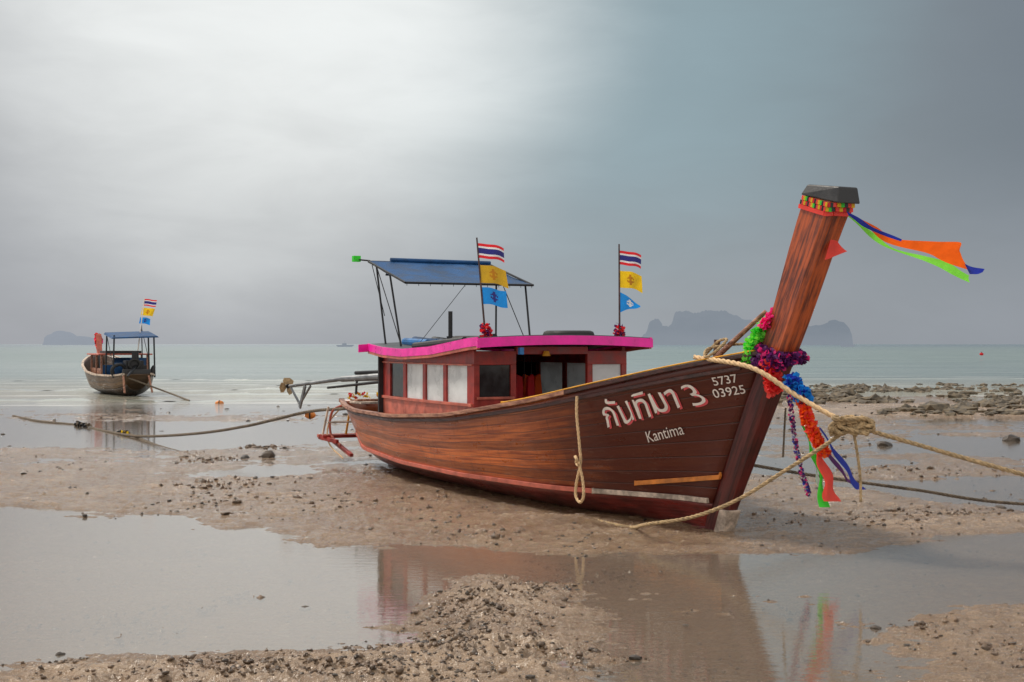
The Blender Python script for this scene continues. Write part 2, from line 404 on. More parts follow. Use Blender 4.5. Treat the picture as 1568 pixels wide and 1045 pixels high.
for i in range(ns_+1):
    s=-6.95+(3.8)*i/ns_
    for j in range(nv_+1):
        v=-1.13+2.26*j/nv_; vw=v*(min(1,(cw(s)+.14)/1.13)); vs.append(L(s,vw,roofz(s)+CR*(1-(v/1.13)**2)))
for i in range(ns_):
    for j in range(nv_): a=i*(nv_+1)+j; fs.append((a,a+nv_+1,a+nv_+2,a+1))
ro=mobj('roof',vs,fs,[M['rooftop']],boat,None,True); so=ro.modifiers.new('t','SOLIDIFY'); so.thickness=.03
b=Bd(); S=np.linspace(-6.96,-3.14,34)
for side in (1,-1):
    for s0,s1 in zip(S,S[1:]):
        u0=(min(1.13,cw(s0)+.14)+.012)*side;u1=(min(1.13,cw(s1)+.14)+.012)*side; d=.02*side
        h0,h1=roofz(s0),roofz(s1)
        b.hexa([L(s0,u0-d,h0-.065),L(s1,u1-d,h1-.065),L(s1,u1,h1-.065),L(s0,u0,h0-.065),L(s0,u0-d,h0+.035),L(s1,u1-d,h1+.035),L(s1,u1,h1+.035),L(s0,u0,h0+.035)],M['magenta'])
        b.hexa([L(s0,u0-d*2,h0-.10),L(s1,u1-d*2,h1-.10),L(s1,u1-d*.3,h1-.10),L(s0,u0-d*.3,h0-.10),L(s0,u0-d*2,h0-.066),L(s1,u1-d*2,h1-.066),L(s1,u1-d*.3,h1-.066),L(s0,u0-d*.3,h0-.066)],M['redlight'])
V=np.linspace(-1.14,1.14,22)
for sx in (-3.14,-6.96):
    for v0,v1 in zip(V,V[1:]):
        c0=roofz(sx)+CR*(1-(v0/1.14)**2); c1=roofz(sx)+CR*(1-(v1/1.14)**2)
        b.hexa([L(sx,v0,c0-.085),L(sx+.022,v0,c0-.085),L(sx+.022,v1,c1-.085),L(sx,v1,c1-.085),L(sx,v0,c0+.02),L(sx+.022,v0,c0+.02),L(sx+.022,v1,c1+.02),L(sx,v1,c1+.02)],M['magenta'])
b.obj('roof_fascia',boat)
b=Bd(); b.torus(L(-3.75,-.35,1.93),.26,.05,M['rubber']); b.torus(L(-4.7,.45,1.87),.24,.05,M['rubber']); b.torus(L(-5.2,.1,1.86),.24,.05,M['rubber']); b.obj('roof_tyres',boat,smooth=True)
b=Bd()
for i in range(5): b.tube(L(-6.6,.6-.14*i,1.85+.02*(i%2)),L(-5.7,.65-.14*i,1.83),.055,.05,M['tarp' if i%2 else 'blueeng'] if i<3 else M['dark'])
b.tube(L(-5.55,.4,1.77),L(-5.55,.4,2.24),.028,.028,M['black']); b.tube(L(-5.55,.4,1.77),L(-5.55,.4,1.92),.05,.05,M['black'])
b.tube(L(-4.0,.9,1.86),L(-5.4,.95,1.79),.045,.05,M['dark']); b.tube(L(-3.5,.75,1.90),L(-4.4,.7,1.86),.04,.04,M['black'])
b.obj('roof_gear',boat,smooth=False)
def cp(s,v):
    t=(s+7.15)/1.35; return L(s,v,2.96-.34*t-.035*math.sin(3.14*t)*(.6+.4*math.cos(v*7)))
vs=[];fs=[];n1,n2=14,28
for i in range(n1+1):
    for j in range(n2+1): vs.append(cp(-7.15+1.35*i/n1,-.92+1.84*j/n2))
for i in range(n1):
    for j in range(n2): a=i*(n2+1)+j; fs.append((a,a+n2+1,a+n2+2,a+1))
mobj('canopy_tarp',vs,fs,[M['tarp']],boat,None,True)
b=Bd()
cor=[(-7.15,.92),(-5.8,.92),(-5.8,-.92),(-7.15,-.92)]
for i in range(4):
    p=cp(*cor[i])-Vector((0,0,.012)); q=cp(*cor[(i+1)%4])-Vector((0,0,.012)); b.tube(p,q,.016,.016,M['black'],8)
b.tube(cp(-6.5,.92)-Vector((0,0,.02)),cp(-6.5,-.92)-Vector((0,0,.02)),.014,.014,M['black'],8)
b.tube(cp(-7.15,.6)+Vector((0,0,.02)),cp(-7.1,-.9)+Vector((0,0,.03)),.03,.025,M['tarp'],8)
for s,v,s2,v2 in ((-6.9,.9,-6.75,.82),(-6.4,.9,-6.15,.84),(-6.9,-.9,-6.75,-.82),(-6.0,-.9,-5.75,-.86)):
    b.tube(cp(s,v),L(s2,v2,1.78),.014,.014,M['black'],8)
b.tube(cp(-6.9,.9),L(-6.15,.84,1.8),.007,.007,M['black'],6); b.tube(cp(-6.9,-.9),L(-5.85,-.86,1.8),.007,.007,M['black'],6)
b.tube(cp(-7.1,.9),L(-6.75,.84,2.2),.006,.006,M['black'],6)
b.tube(cp(-7.15,.9),cp(-7.15,.9)+L(-.12,.15,.02),.012,.012,M['black'],6)
b.box(-7.32,-7.24,1.0,1.1,2.95,3.03,M['fgreen'])
b.tube(cp(-5.9,.0),L(-5.4,.9,1.82),.004,.004,M['black'],5)
for v in np.linspace(-.9,.9,12): b.tube(cp(-5.8,v),cp(-5.8,v)-Vector((0,0,.05)),.004,.004,M['black'],4)
b.obj('canopy_frame',boat)
# ------------------------------------------------ flags
def flag(name,parent,p0,w,h,kind,ph=0,Mx=None,pole=(0,0)):
    nx,ny=20,16; vs=[];fs=[];mi=[]; mats={'thai':['fred','fwhite','fnavy'],'yellow':['fgold','femb'],'yellow2':['fyellow','femb'],'blue':['fblue','fnavy'],'pen':['fblue','fwhite']}[kind]
    for i in range(nx+1):
        for j in range(ny+1):
            u=i/nx;v=j/ny; hh=h
            if kind=='pen': hh=h*(1-.95*u); 
            yo=.04*math.sin(u*7+ph+v*1.5)*u; zo=-.05*u*u+.014*math.sin(u*7+ph)*u-(h-hh)*.5
            vs.append(Vector(p0)+Vector((w*u*.96*(1-.06*v*math.sin(ph))+pole[0]*v*h,yo+.25*w*u,zo-v*hh)))
    for i in range(nx):
        for j in range(ny):
            a=i*(ny+1)+j; fs.append((a,a+1,a+ny+2,a+ny+1)); v=(j+.5)/ny;u=(i+.5)/nx
            if kind=='thai': mi.append(0 if v<.17 or v>.83 else (1 if v<.34 or v>.66 else 2))
            else:
                r=math.hypot((u-.5)*1.4,(v-.5)); mi.append(1 if (.13<r<.2 and (i*3+j)%4) or (r<.06) or (abs(u-.5)<.03 and .2<v<.8) else 0)
    return mobj(name,vs,fs,[M[m] for m in mats],parent,Mx,True,mi)
def wl(s,v,z): return MW@L(s,v,z)
b=Bd()
pa=wl(-3.35,.93,1.86); pb=at(730,364,16.0); b.tube(pa,pb,.012,.009,M['raildark'],8)
pc=wl(-3.4,-.85,1.88); pd=at(948,374,16.9); b.tube(pc,pd,.012,.009,M['raildark'],8)
b.obj('flag_poles',boat,MW)
def onp(a,b_,z): t=(z-a.z)/(b_.z-a.z); return a.lerp(b_,t)
for (A,Bq,zs,k,sx) in ((pa,pb,(2.935,2.69,2.44),('thai','yellow','blue'),.31),(pc,pd,(2.91,2.67,2.42),('thai','yellow2','pen'),.28)):
    for i,z in enumerate(zs):
        flag('flag_'+k[i],boat,onp(A,Bq,z),sx*(.95 if i==2 else 1),(.165,.20,.19)[i] if k[i]!='pen' else .25,k[i],i*1.7+sx*9,MW,pole=((A.x-Bq.x)/(Bq.z-A.z)*1.0,0))
petals('flag_bow_red',[pa+Vector((0,0,.05)),pa+Vector((0,0,.14))],.075,90,.03,[M['fred'],M['fred'],M['fpurple']],boat,MW)
petals('flag_bow_red_far',[pc+Vector((0,0,.0)),pc+Vector((0,0,.14))],.075,90,.03,[M['fred'],M['fpurple']],boat,MW)
# ------------------------------------------------ engine and long tail
b=Bd()
b.box(-8.35,-7.75,-.18,.22,1.08,1.42,M['blueeng']); b.box(-8.2,-7.85,-.12,.16,1.42,1.55,M['black'])
b.tube(L(-7.75,.0,1.2),L(-7.6,.0,1.2),.17,.17,M['steel'],16); b.tube(L(-8.0,.22,1.25),L(-8.0,.34,1.25),.08,.08,M['black'],12)
b.tube(L(-8.1,.0,1.5),L(-8.1,.0,1.68),.07,.07,M['blueeng'],12)
b.tube(L(-8.5,.05,.75),L(-8.5,.05,1.15),.05,.04,M['steel'],10)
b.tube(L(-8.3,.1,1.35),L(-9.6,.45,1.28),.06,.045,M['steel'],12)
b.tube(L(-9.6,.45,1.28),L(-10.95,.86,1.14),.034,.026,M['steel'],10)
b.tube(L(-8.3,.16,1.28),L(-9.9,.57,1.14),.025,.02,M['black'],8)
b.tube(L(-8.3,.05,1.42),L(-9.3,.33,1.38),.03,.03,M['black'],8)
b.tube(L(-9.2,.34,1.32),L(-9.2,.36,1.06),.02,.02,M['black'],8)
b.bar(L(-10.5,.74,1.16),L(-10.75,.75,.80),.03,.07,M['steel']); b.bar(L(-10.35,.70,1.16),L(-10.7,.75,.88),.03,.03,M['steel']); b.bar(L(-10.9,.85,1.12),L(-10.72,.75,.84),.03,.03,M['steel'])
pc0=L(-10.97,.87,1.14); dx=(L(-10.95,.86,1.14)-L(-9.6,.45,1.28)).normalized()
b.tube(pc0,pc0+dx*.1,.04,.015,M['black'],10)
x=dx.orthogonal().normalized(); y=dx.cross(x)
for k in range(3):
    a=k*2.094+.6; r=x*math.cos(a)+y*math.sin(a); q=dx.cross(r)
    c=pc0+dx*.04; kk=len(b.v)
    b.v+= [c+r*.02-q*.03,c+r*.06-q*.085+dx*.03,c+r*.12-q*.08+dx*.03,c+r*.15+q*.01,c+r*.12+q*.08-dx*.03,c+r*.05+q*.075-dx*.03,c+r*.02+q*.03]
    b.f.append(tuple(range(kk,kk+7))); b.m.append(b.mi(M['rope']))
b.obj('longtail_engine',boat,bevel=.008)
b=Bd()
for sd in (.62,.18,-.3):
    tubp=catmull([L(-9.25,sd*.8,.92),L(-9.55,sd,.78),L(-9.62,sd,.45),L(-9.35,sd*.9,.28)],5)
    for p,q in zip(tubp,tubp[1:]): b.tube(p,q,.02,.02,M['redlight'],8)
b.bar(L(-9.62,.75,.40),L(-9.62,-.45,.40),.06,.05,M['redpaint']); b.bar(L(-9.3,.62,.34),L(-9.85,.72,.38),.05,.06,M['redpaint'])
b.bar(L(-9.85,.75,.40),L(-9.85,-.45,.40),.08,.05,M['redlight']); b.bar(L(-9.58,.7,.62),L(-9.58,-.4,.62),.025,.025,M['scrape'])
b.bar(L(-9.7,.72,.42),L(-9.6,.66,.86),.03,.03,M['scrape']); b.bar(L(-9.82,.3,.42),L(-9.62,.3,.84),.03,.03,M['yellowp'])
b.bar(L(-9.0,.5,.15),L(-9.75,.55,.34),.06,.05,M['redpaint'])
b.obj('stern_ladder',boat,bevel=.006)
rope('stern_rope',[L(-9.35,.5,.9),L(-9.75,.6,.6),L(-9.6,.65,.3),L(-9.1,.6,.1)],.012,M['ropecream'],boat)
petals('stern_cloth',[L(-9.3,.45,1.02),L(-9.2,0,1.05),L(-9.2,-.3,1.03)],.06,60,.05,[M['fyellow'],M['fred'],M['fyellow']],boat)
b=Bd(); b.box(-9.1,-8.6,-.45,.5,.93,.965,M['scrape']); b.box(-8.9,-8.75,.1,.5,.97,1.0,M['rail']); b.obj('stern_thwart',boat,bevel=.006)
b=Bd()
for k,(s,v) in enumerate(((-4.3,-.02),(-4.5,-.22),(-5.0,-.05))):
    m=M['forange'] if k%2 else M['fred']
    for sd in (-1,1):
        b.hexa([L(s,v+.02*sd,1.02),L(s+.07,v+.02*sd,1.02),L(s+.07,v+.15*sd,1.04),L(s,v+.15*sd,1.04),L(s+.01,v+.04*sd,1.42),L(s+.06,v+.04*sd,1.42),L(s+.06,v+.11*sd,1.45),L(s+.01,v+.11*sd,1.45)],m)
    b.bar(L(s-.01,v-.15,1.16),L(s-.01,v+.15,1.16),.02,.03,M['black']); b.tube(L(s+.03,v,1.4),L(s+.03,v,1.66),.006,.006,M['black'],6)
b.obj('life_jackets',boat,bevel=.012)
# ------------------------------------------------ lettering on the bow
import bmesh
def text_on_hull(name,txt,s0,z0,size,slope,mat,offn=.012,shear=.0,ds=0,dz=0,maxw=None,bold=.012,wav=0):
    cu=bpy.data.curves.new(name,'FONT'); cu.body=txt; cu.size=1.0; cu.dimensions='2D'; cu.resolution_u=5; cu.offset=bold
    tmp=bpy.data.objects.new(name,cu); scn.collection.objects.link(tmp)
    dg=bpy.context.evaluated_depsgraph_get(); me=bpy.data.meshes.new_from_object(tmp.evaluated_get(dg)); bpy.data.objects.remove(tmp)
    bm=bmesh.new(); bm.from_mesh(me)
    bmesh.ops.triangulate(bm,faces=bm.faces[:])
    if len(bm.verts)==0: return None
    wx=max(v.co.x for v in bm.verts); k=maxw/wx
    for v in bm.verts:
        x=(v.co.x+shear*v.co.y+wav*math.sin(v.co.y*9))*k; z=(v.co.y+wav*math.sin(v.co.x*7))*size
        s=s0+x+ds; zz=z0+z+slope*x+dz
        a=side_at(s,zz); v.co=L(a[0],a[1]+offn,zz)
    me2=bpy.data.meshes.new(name); bm.to_mesh(me2); bm.free(); me2.materials.append(mat)
    return link(bpy.data.objects.new(name,me2),boat)
for (mt,ds,dz,o_) in ((M['pinkp'],.013,-.013,.010),(M['white'],0,0,.016)):
    text_on_hull('name_lettering','กันทิมา',-1.02,.98,.33,.27,mt,o_,ds=ds,dz=dz,maxw=.90,bold=.002,wav=.035,shear=.1)
    text_on_hull('name_number','3',-.03,1.22,.29,.2,mt,o_,ds=ds,dz=dz,maxw=.16,bold=-.008,wav=.04,shear=-.1)
text_on_hull('name_small','Kantima',-.62,.86,.15,.25,M['white'],.014,maxw=.42,shear=.15,bold=.0)
text_on_hull('registration_upper','5737',.26,1.435,.105,.18,M['white'],.014,maxw=.22,bold=.005)
text_on_hull('registration_lower','03925',.22,1.32,.11,.18,M['white'],.014,maxw=.29,bold=.005)
# ------------------------------------------------ bow gear
b=Bd()
b.tube(L(.15,.30,1.62),(MW.inverted()@at(1173,477,12.9)),.028,.02,M['rail'],10)
b.tube(L(.25,-.15,1.66),L(.62,-.1,1.98),.025,.02,M['rail'],10)
b.tube(L(.0,.1,1.68),L(.02,.1,1.86),.03,.03,M['raildark'],10)
b.obj('mooring_bitts',boat)
rope('lashing',[L(.12,.3,1.72),L(.2,.22,1.84),L(.32,.2,1.86),L(.36,.34,1.76),L(.3,.42,1.70),L(.18,.3,1.78),L(.4,.1,1.82),L(.6,.1,1.8),L(.7,0,1.9)],.014,M['rope'],boat)
def hs(s,z,o=.03): a=side_at(s,z); return L(a[0],a[1]+o,a[2])
P0=hs(-1.2,1.30,.06)
rope('hanging_loop',[P0,P0+Vector((.0,-.0,-.2)),P0+Vector((.02,.02,-.5)),P0+Vector((.02,.03,-.66)),P0+Vector((-.05,.02,-.88)),P0+Vector((-.055,.02,-1.0)),P0+Vector((.03,.02,-1.05)),P0+Vector((.10,.02,-.98)),P0+Vector((.08,.02,-.82)),P0+Vector((.03,.0,-.64))],.016,M['ropecream'],boat)
rope('hanging_loop_knot',[P0+Vector((-.03,.0,-.60)),P0+Vector((.05,-.03,-.62)),P0+Vector((-.01,.0,-.66)),P0+Vector((.06,-.02,-.68))],.017,M['ropecream'],boat)
def pr(z,ds=0,v=0): return L(off(z)+ds,v,z)
ring=[]
for (ds,v) in ((-.38,.0),(-.34,.12),(-.18,.14),(0,.12),(.06,0),(0,-.14),(-.2,-.14),(-.4,-.08)): ring.append(pr(1.70 + .2*(-ds),ds,v))
petals('garland_ring',ring,.065,650,.026,[M['fpurple'],M['fpurple'],M['fpink'],M['fpurple']],boat)
petals('garland_lime',[pr(2.02,-.44,.05),pr(1.86,-.44,.13),pr(1.68,-.38,.17)],.075,380,.028,[M['flime'],M['flime'],M['fgreen']],boat)
petals('garland_pink',[pr(2.10,-.37,.05),pr(1.99,-.38,.12)],.065,130,.028,[M['fpink']],boat)
petals('garland_purple',[pr(1.66,-.26,.15),pr(1.62,-.12,.16),pr(1.64,0,.12),pr(1.70,.07,0)],.07,340,.026,[M['fpurple'],M['fpurple'],M['fpink'],M['fpurple']],boat)
petals('garland_red',[pr(1.60,-.05,.14),pr(1.50,.02,.10),pr(1.42,.06,.10)],.085,420,.03,[M['fcoral'],M['fred'],M['fcoral']],boat)
g0=MW.inverted()
def ag(px,py,Y): return g0@at(px,py,Y)
petals('garland_blue',[ag(1213,583,12.4),ag(1222,600,12.35),ag(1232,610,12.3)],.085,320,.03,[M['fblue'],M['fblue'],M['fdblue']],boat)
petals('garland_orange',[ag(1230,615,12.3),ag(1238,645,12.25),ag(1250,672,12.2),ag(1262,692,12.2)],.065,520,.028,[M['forange'],M['forange'],M['fcoral']],boat)
petals('garland_strand',[ag(1208,600,12.5),ag(1214,650,12.45),ag(1222,700,12.4),ag(1238,758,12.4)],.028,420,.018,[M['fpurple'],M['fpink'],M['fdblue'],M['fwhite'],M['fpurple']],boat)
def rib(name,c,w,mt,Y,rip=.03):
    A=[ag(x-w/2*(i+1)/len(c),y,Y) for i,(x,y) in enumerate(c)]; Bq=[ag(x+w/2*(i+1)/len(c),y,Y+.04) for i,(x,y) in enumerate(c)]
    return strip(name,A,Bq,[M[mt]],boat,None,4,[0]*4,10,rip,2)
rib('ribbon_green',[(1228,650),(1245,690),(1256,730),(1262,777)],12,'fgreen',12.25,.02)
rib('ribbon_coral',[(1245,670),(1258,705),(1268,740),(1274,768)],22,'fcoral',12.2,.02)
rib('ribbon_blue',[(1255,655),(1278,690),(1300,725),(1318,750)],12,'fdblue',12.15,.015)
rib('ribbon_purple',[(1250,660),(1270,695),(1292,728),(1310,742)],9,'fpurple',12.25,.015)
rib('ribbon_white',[(1236,650),(1246,690),(1250,720),(1258,745)],8,'fwhite',12.3,.015)
def pl(c,Y0,dy): return [ag(x-3,y,Y0+dy*i/len(c)) for i,(x,y) in enumerate(c)]
strip('streamer_orange',pl([(1302,326),(1340,347),(1378,365),(1430,370),(1470,372),(1483,388)],11.8,.3),pl([(1304,330),(1342,355),(1376,376),(1415,388),(1450,398),(1488,414)],11.8,.45),[M['forange']],boat,None,8,[0]*8,10,.05,1.8)
strip('streamer_green',pl([(1303,330),(1335,355),(1375,379),(1415,392),(1455,404),(1494,422)],11.9,.5),pl([(1302,332),(1333,359),(1375,384),(1415,401),(1455,414),(1488,433)],11.9,.6),[M['flime']],boat,None,4,[0]*4,10,.04,1.8)
strip('streamer_blue',pl([(1300,324),(1325,338),(1350,353),(1385,367)],11.78,.1),pl([(1302,330),(1325,346),(1350,359),(1385,370)],11.8,.1),[M['fdblue']],boat,None,2,[0]*2,8,.01,1.6)
strip('streamer_blue_tip',pl([(1480,404),(1492,409),(1511,412)],12.1,.1),pl([(1488,420),(1500,420),(1508,417)],12.15,.1),[M['fdblue']],boat,None,2,[0]*2,6,.0,1)
strip('pennant_red',pl([(1276,364),(1284,368),(1298,383)],12.05,.1),pl([(1266,398),(1280,394),(1299,385)],12.05,.1),[M['fcoral']],boat,None,3,[0]*3,6,.01,1)
# ================================================================ ropes on the beach
kn=at(1305,652,12.0)
rope('mooring_rope',[wl(.12,.42,1.70),at(1150,563,12.55),at(1215,603,12.3),at(1265,632,12.1),kn],.023,M['ropecream'],pitch=9)
rope('mooring_rope.001',[kn,at(1360,668,12.0),at(1450,694,11.8),at(1568,727,11.5),Vector((5.6,11.0,.35)),Vector((7.5,10.4,.02))],.02,M['rope'])
rope('mooring_rope.002',[Vector((.85,14.35,.02)),Vector((1.15,13.75,.03)),at(990,803,13.0),at(1060,792,12.75),at(1130,765,12.5),at(1200,722,12.3),at(1260,684,12.1),kn],.018,M['rope'])
rope('mooring_rope.003',[Vector((2.2,14.3,.62)),at(1250,729,14.8),at(1400,750,14.9),at(1568,772,15.0),Vector((8,15.3,.02))],.018,M['ropedark'])
rope('mooring_rope.004',[kn,at(1312,690,12.0),at(1317,730,12.0),at(1318,768,12.0)],.013,M['rope'])
rope('mooring_rope.007',[at(1203,625,12.9),at(1201,660,12.9),at(1199,700,12.9)],.010,M['ropedark'])
kp=[kn+Vector((random.uniform(-.19,.19),random.uniform(-.07,.07),random.uniform(-.08,.08))) for _ in range(34)]
rope('rope_knot',kp,.020,M['rope'])
rope('mooring_rope.005',[wl(-9.1,.55,.85),at(470,631,22.5),at(380,652,23.5),at(300,664,24.8),at(215,668,27),at(160,660,29.3),at(120,651,31.5),at(60,645,33.0),at(20,637,35.5)],.026,M['ropedark'])
rope('mooring_rope.006',[at(195,664,28.5)+Vector((0,0,.02)),at(235,680,25.7),at(275,692,23.9),at(300,700,22.7)],.02,M['ropedark'])
petals('seaweed_on_rope',[at(118,652,31.4),at(140,657,30.5)],.10,120,.06,[M['ropedark'],M['black']])
petals('seaweed_on_rope.001',[at(183,664,28.4),at(196,664,28.2)],.07,70,.05,[M['ropedark'],M['fyellow'],M['black']])
def ball(b,c,r,m,sq=1):
    k=len(b.v); n1,n2=8,12
    for i in range(n1+1):
        for j in range(n2): th=math.pi*i/n1; a=2*math.pi*j/n2; b.v.append(Vector(c)+Vector((r*math.sin(th)*math.cos(a)*sq,r*math.sin(th)*math.sin(a),r*math.cos(th))))
    for i in range(n1):
        for j in range(n2): j2=(j+1)%n2; b.f.append((k+i*n2+j,k+i*n2+j2,k+(i+1)*n2+j2,k+(i+1)*n2+j)); b.m.append(b.mi(m))
b=Bd(); ball(b,at(475,636,22.6),.06,M['orangep'],1.5); b.torus(at(475,636,22.6),.06,.012,M['black'],Vector((1,0,0)),12,6); b.obj('mooring_float',smooth=True)
b=Bd(); ball(b,at(1503,542.5,170),.17,M['fred'],1.5); b.tube(at(1503,542,170),at(1503,539,170),.05,.05,M['black']); b.obj('buoy',smooth=True)
b=Bd(); ball(b,at(336,618,43),.09,M['orangep'],1.5);b.torus(at(336,618,43),.09,.015,M['black'],Vector((1,0,0)),12,6); b.obj('mooring_float.001',smooth=True)
# ================================================================ second boat
boat2=bpy.data.objects.new('longtail_boat.001',None); scn.collection.objects.link(boat2)
a2=math.atan2(.90,-.43); B2=(-15.9,55.2); SC=(.75,.95,.84)
boat2.location=(B2[0],B2[1],-.04); boat2.rotation_euler=(0,0,a2); boat2.scale=SC
build_hull(boat2,M['hull2'],M['dark'],2.6,M['dark'],M['redlight'])
sweep('gunwale_rail',lambda g:gun(g,.012,.012),.09,.07,M['scrape'],boat2,-9.42,.74)
b=Bd()
for sd in (1,-1):
    for s in (-6.2,-4.8,-3.4): b.bar(L(s,.85*sd,.8),L(s,.85*sd,1.72),.07,.07,M['rail'])
    b.box(-6.2,-3.4,.82*sd-.03,.82*sd+.0,.85,1.15,M['rail'])
b.box(-6.2,-6.15,-.8,.8,.8,1.3,M['tarp']); b.box(-4.9,-4.85,-.2,.8,1.0,1.6,M['tarp']); b.box(-6.3,-6.26,.2,.8,1.1,1.6,M['tarp'])
b.box(-6.5,-3.1,-1.0,1.0,1.72,1.78,M['redlight']); b.box(-6.4,-4.6,-.7,.6,1.79,1.9,M['dark'])
b.obj('cabin',boat2,bevel=.01)
b=Bd()
for (s,v) in ((-8.6,.75),(-8.6,-.75),(-7.0,.8),(-7.0,-.8)): b.tube(L(s,v,.8),L(s,v*.95,2.55),.03,.03,M['black'],8)
b.hexa([L(-8.9,.85,2.46),L(-6.8,.85,2.66),L(-6.8,-.85,2.60),L(-8.9,-.85,2.40),L(-8.9,.8,2.52),L(-6.8,.8,2.74),L(-6.8,-.8,2.68),L(-8.9,-.8,2.46)],M['tarp'])
b.tube(L(-6.6,.6,1.6),L(-6.4,.6,3.0),.02,.02,M['black'],6); b.tube(L(-8.2,.6,1.5),L(-6.4,.6,2.9),.012,.012,M['black'],6); b.tube(L(-8.6,-.7,1.0),L(-7.0,-.75,2.5),.012,.012,M['black'],6)
b.obj('canopy',boat2)
b=Bd(); b.box(-8.6,-7.9,-.3,.35,.95,1.5,M['black']); b.tube(L(-8.2,.1,1.4),L(-8.2,.1,1.9),.14,.12,M['black'],12); b.torus(L(-8.7,0,1.35),.2,.05,M['rubber'],Vector((1,0,0)))
b.tube(L(-8.5,.1,1.3),L(-10.4,-.5,.9),.06,.04,M['black'],8); b.box(-9.3,-9.1,-.5,.5,.9,1.15,M['dark']); b.bar(L(-9.4,.4,.9),L(-9.6,.5,.2),.07,.07,M['rail']); b.bar(L(-9.4,-.5,.9),L(-9.7,-.5,.2),.07,.07,M['rail'])
b.torus(L(-8.9,.6,1.05),.22,.06,M['rubber'],Vector((0,1,.3))); b.torus(L(-8.5,-.55,1.1),.25,.07,M['rubber'],Vector((1,.3,.3)))
b.box(-7.8,-7.4,-.6,-.1,.9,1.4,M['tarp']); b.box(-7.7,-7.3,.2,.6,.9,1.3,M['dark'])
b.obj('engine',boat2,bevel=.02)
MW2=Matrix.Translation((B2[0],B2[1],-.04))@Matrix.Rotation(a2,4,'Z')@Matrix.Diagonal((*SC,1))
b=Bd(); p0=at(210,508,50.5);p1=at(221,456,50.5); b.tube(p0-Vector((0,0,.9)),p1,.025,.018,M['white'],8); b.obj('flag_pole',boat2,MW2)
for i,(k,z) in enumerate((('thai',3.40),('yellow2',3.09),('blue',2.75))):
    t=(z-p0.z)/(p1.z-p0.z); flag('flag_'+k,boat2,p0.lerp(p1,t),.44 if i<2 else .36,(.24,.27,.22)[i],k,i*2.1,MW2,pole=(-.2,0))
petals('prow_cloth',[MW2@L(off(2.5)-.15,0,2.55),MW2@L(off(2.0)-.1,0,2.1)],.16,160,.09,[M['fred'],M['fcoral'],M['fpink'],M['redpaint']],boat2,MW2)
rope('stern_line',[MW2@L(-9.3,-.3,.8),at(262,603,48),at(290,614,45)],.03,M['ropedark'],boat2,MW2)
# ================================================================ distant islands
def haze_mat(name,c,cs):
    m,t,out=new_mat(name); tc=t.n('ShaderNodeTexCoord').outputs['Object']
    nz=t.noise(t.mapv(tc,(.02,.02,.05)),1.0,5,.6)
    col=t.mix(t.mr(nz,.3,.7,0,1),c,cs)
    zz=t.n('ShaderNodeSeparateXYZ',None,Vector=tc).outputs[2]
    col=t.mix(t.mr(zz,35,0,0,.35),col,(.30,.33,.375))  # painted haze grows paler towards the waterline
    d=t.n('ShaderNodeBsdfDiffuse',None,Color=(.05,.06,.05,1)); e=t.n('ShaderNodeEmission',None,Color=col,Strength=1.0)  # airlight haze painted as emission; the islands and far boats give no light
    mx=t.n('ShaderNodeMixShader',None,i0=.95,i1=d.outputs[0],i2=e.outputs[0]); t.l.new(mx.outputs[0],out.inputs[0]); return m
def island(name,prof,D,mat,depth=120):
    pts=[((x-784)/F*D,(527-y)/F*D+EYE) for x,y in prof]; xs=np.linspace(pts[0][0],pts[-1][0],140)
    zs=np.interp(xs,[p[0] for p in pts],[p[1] for p in pts]); zs=zs+rng.normal(0,.9,len(xs))*(zs>4)
    vs=[];fs=[];m=9
    for i,(x,z) in enumerate(zip(xs,zs)):
        for j in range(m):
            a=math.pi*j/(m-1); vs.append((x+rng.normal(0,.8),D-math.cos(a)*depth/2,(max(z,0)*math.sin(a)**.45)-1 if 0<j<m-1 else -2))
    for i in range(len(xs)-1):
        for j in range(m-1): k=i*m+j; fs.append((k,k+m,k+m+1,k+1))
    return mobj(name,vs,fs,[mat],None,None,True)
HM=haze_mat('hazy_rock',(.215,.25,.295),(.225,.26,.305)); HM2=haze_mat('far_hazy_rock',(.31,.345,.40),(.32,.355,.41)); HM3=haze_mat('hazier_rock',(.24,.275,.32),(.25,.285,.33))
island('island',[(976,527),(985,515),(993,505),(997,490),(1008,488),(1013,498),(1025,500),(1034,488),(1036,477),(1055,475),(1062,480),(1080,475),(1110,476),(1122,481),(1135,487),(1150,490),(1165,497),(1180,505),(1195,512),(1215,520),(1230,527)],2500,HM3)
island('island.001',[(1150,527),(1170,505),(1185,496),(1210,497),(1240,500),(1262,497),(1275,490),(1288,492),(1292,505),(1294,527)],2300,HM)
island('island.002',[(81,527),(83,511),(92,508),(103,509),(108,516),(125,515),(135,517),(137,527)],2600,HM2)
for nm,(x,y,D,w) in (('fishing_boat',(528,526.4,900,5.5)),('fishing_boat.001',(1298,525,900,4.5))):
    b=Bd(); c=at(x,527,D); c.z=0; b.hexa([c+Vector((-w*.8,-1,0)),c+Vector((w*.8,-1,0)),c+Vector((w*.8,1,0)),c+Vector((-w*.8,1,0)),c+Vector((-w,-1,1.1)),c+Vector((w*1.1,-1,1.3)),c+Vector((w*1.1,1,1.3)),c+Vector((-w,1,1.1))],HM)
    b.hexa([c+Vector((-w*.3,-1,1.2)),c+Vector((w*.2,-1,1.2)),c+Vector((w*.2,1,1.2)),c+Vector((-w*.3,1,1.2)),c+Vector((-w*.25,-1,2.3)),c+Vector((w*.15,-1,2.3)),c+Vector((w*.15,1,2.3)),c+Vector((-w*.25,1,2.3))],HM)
    b.tube(c+Vector((0,0,2)),c+Vector((0,0,4)),.1,.1,HM,6); b.obj(nm)
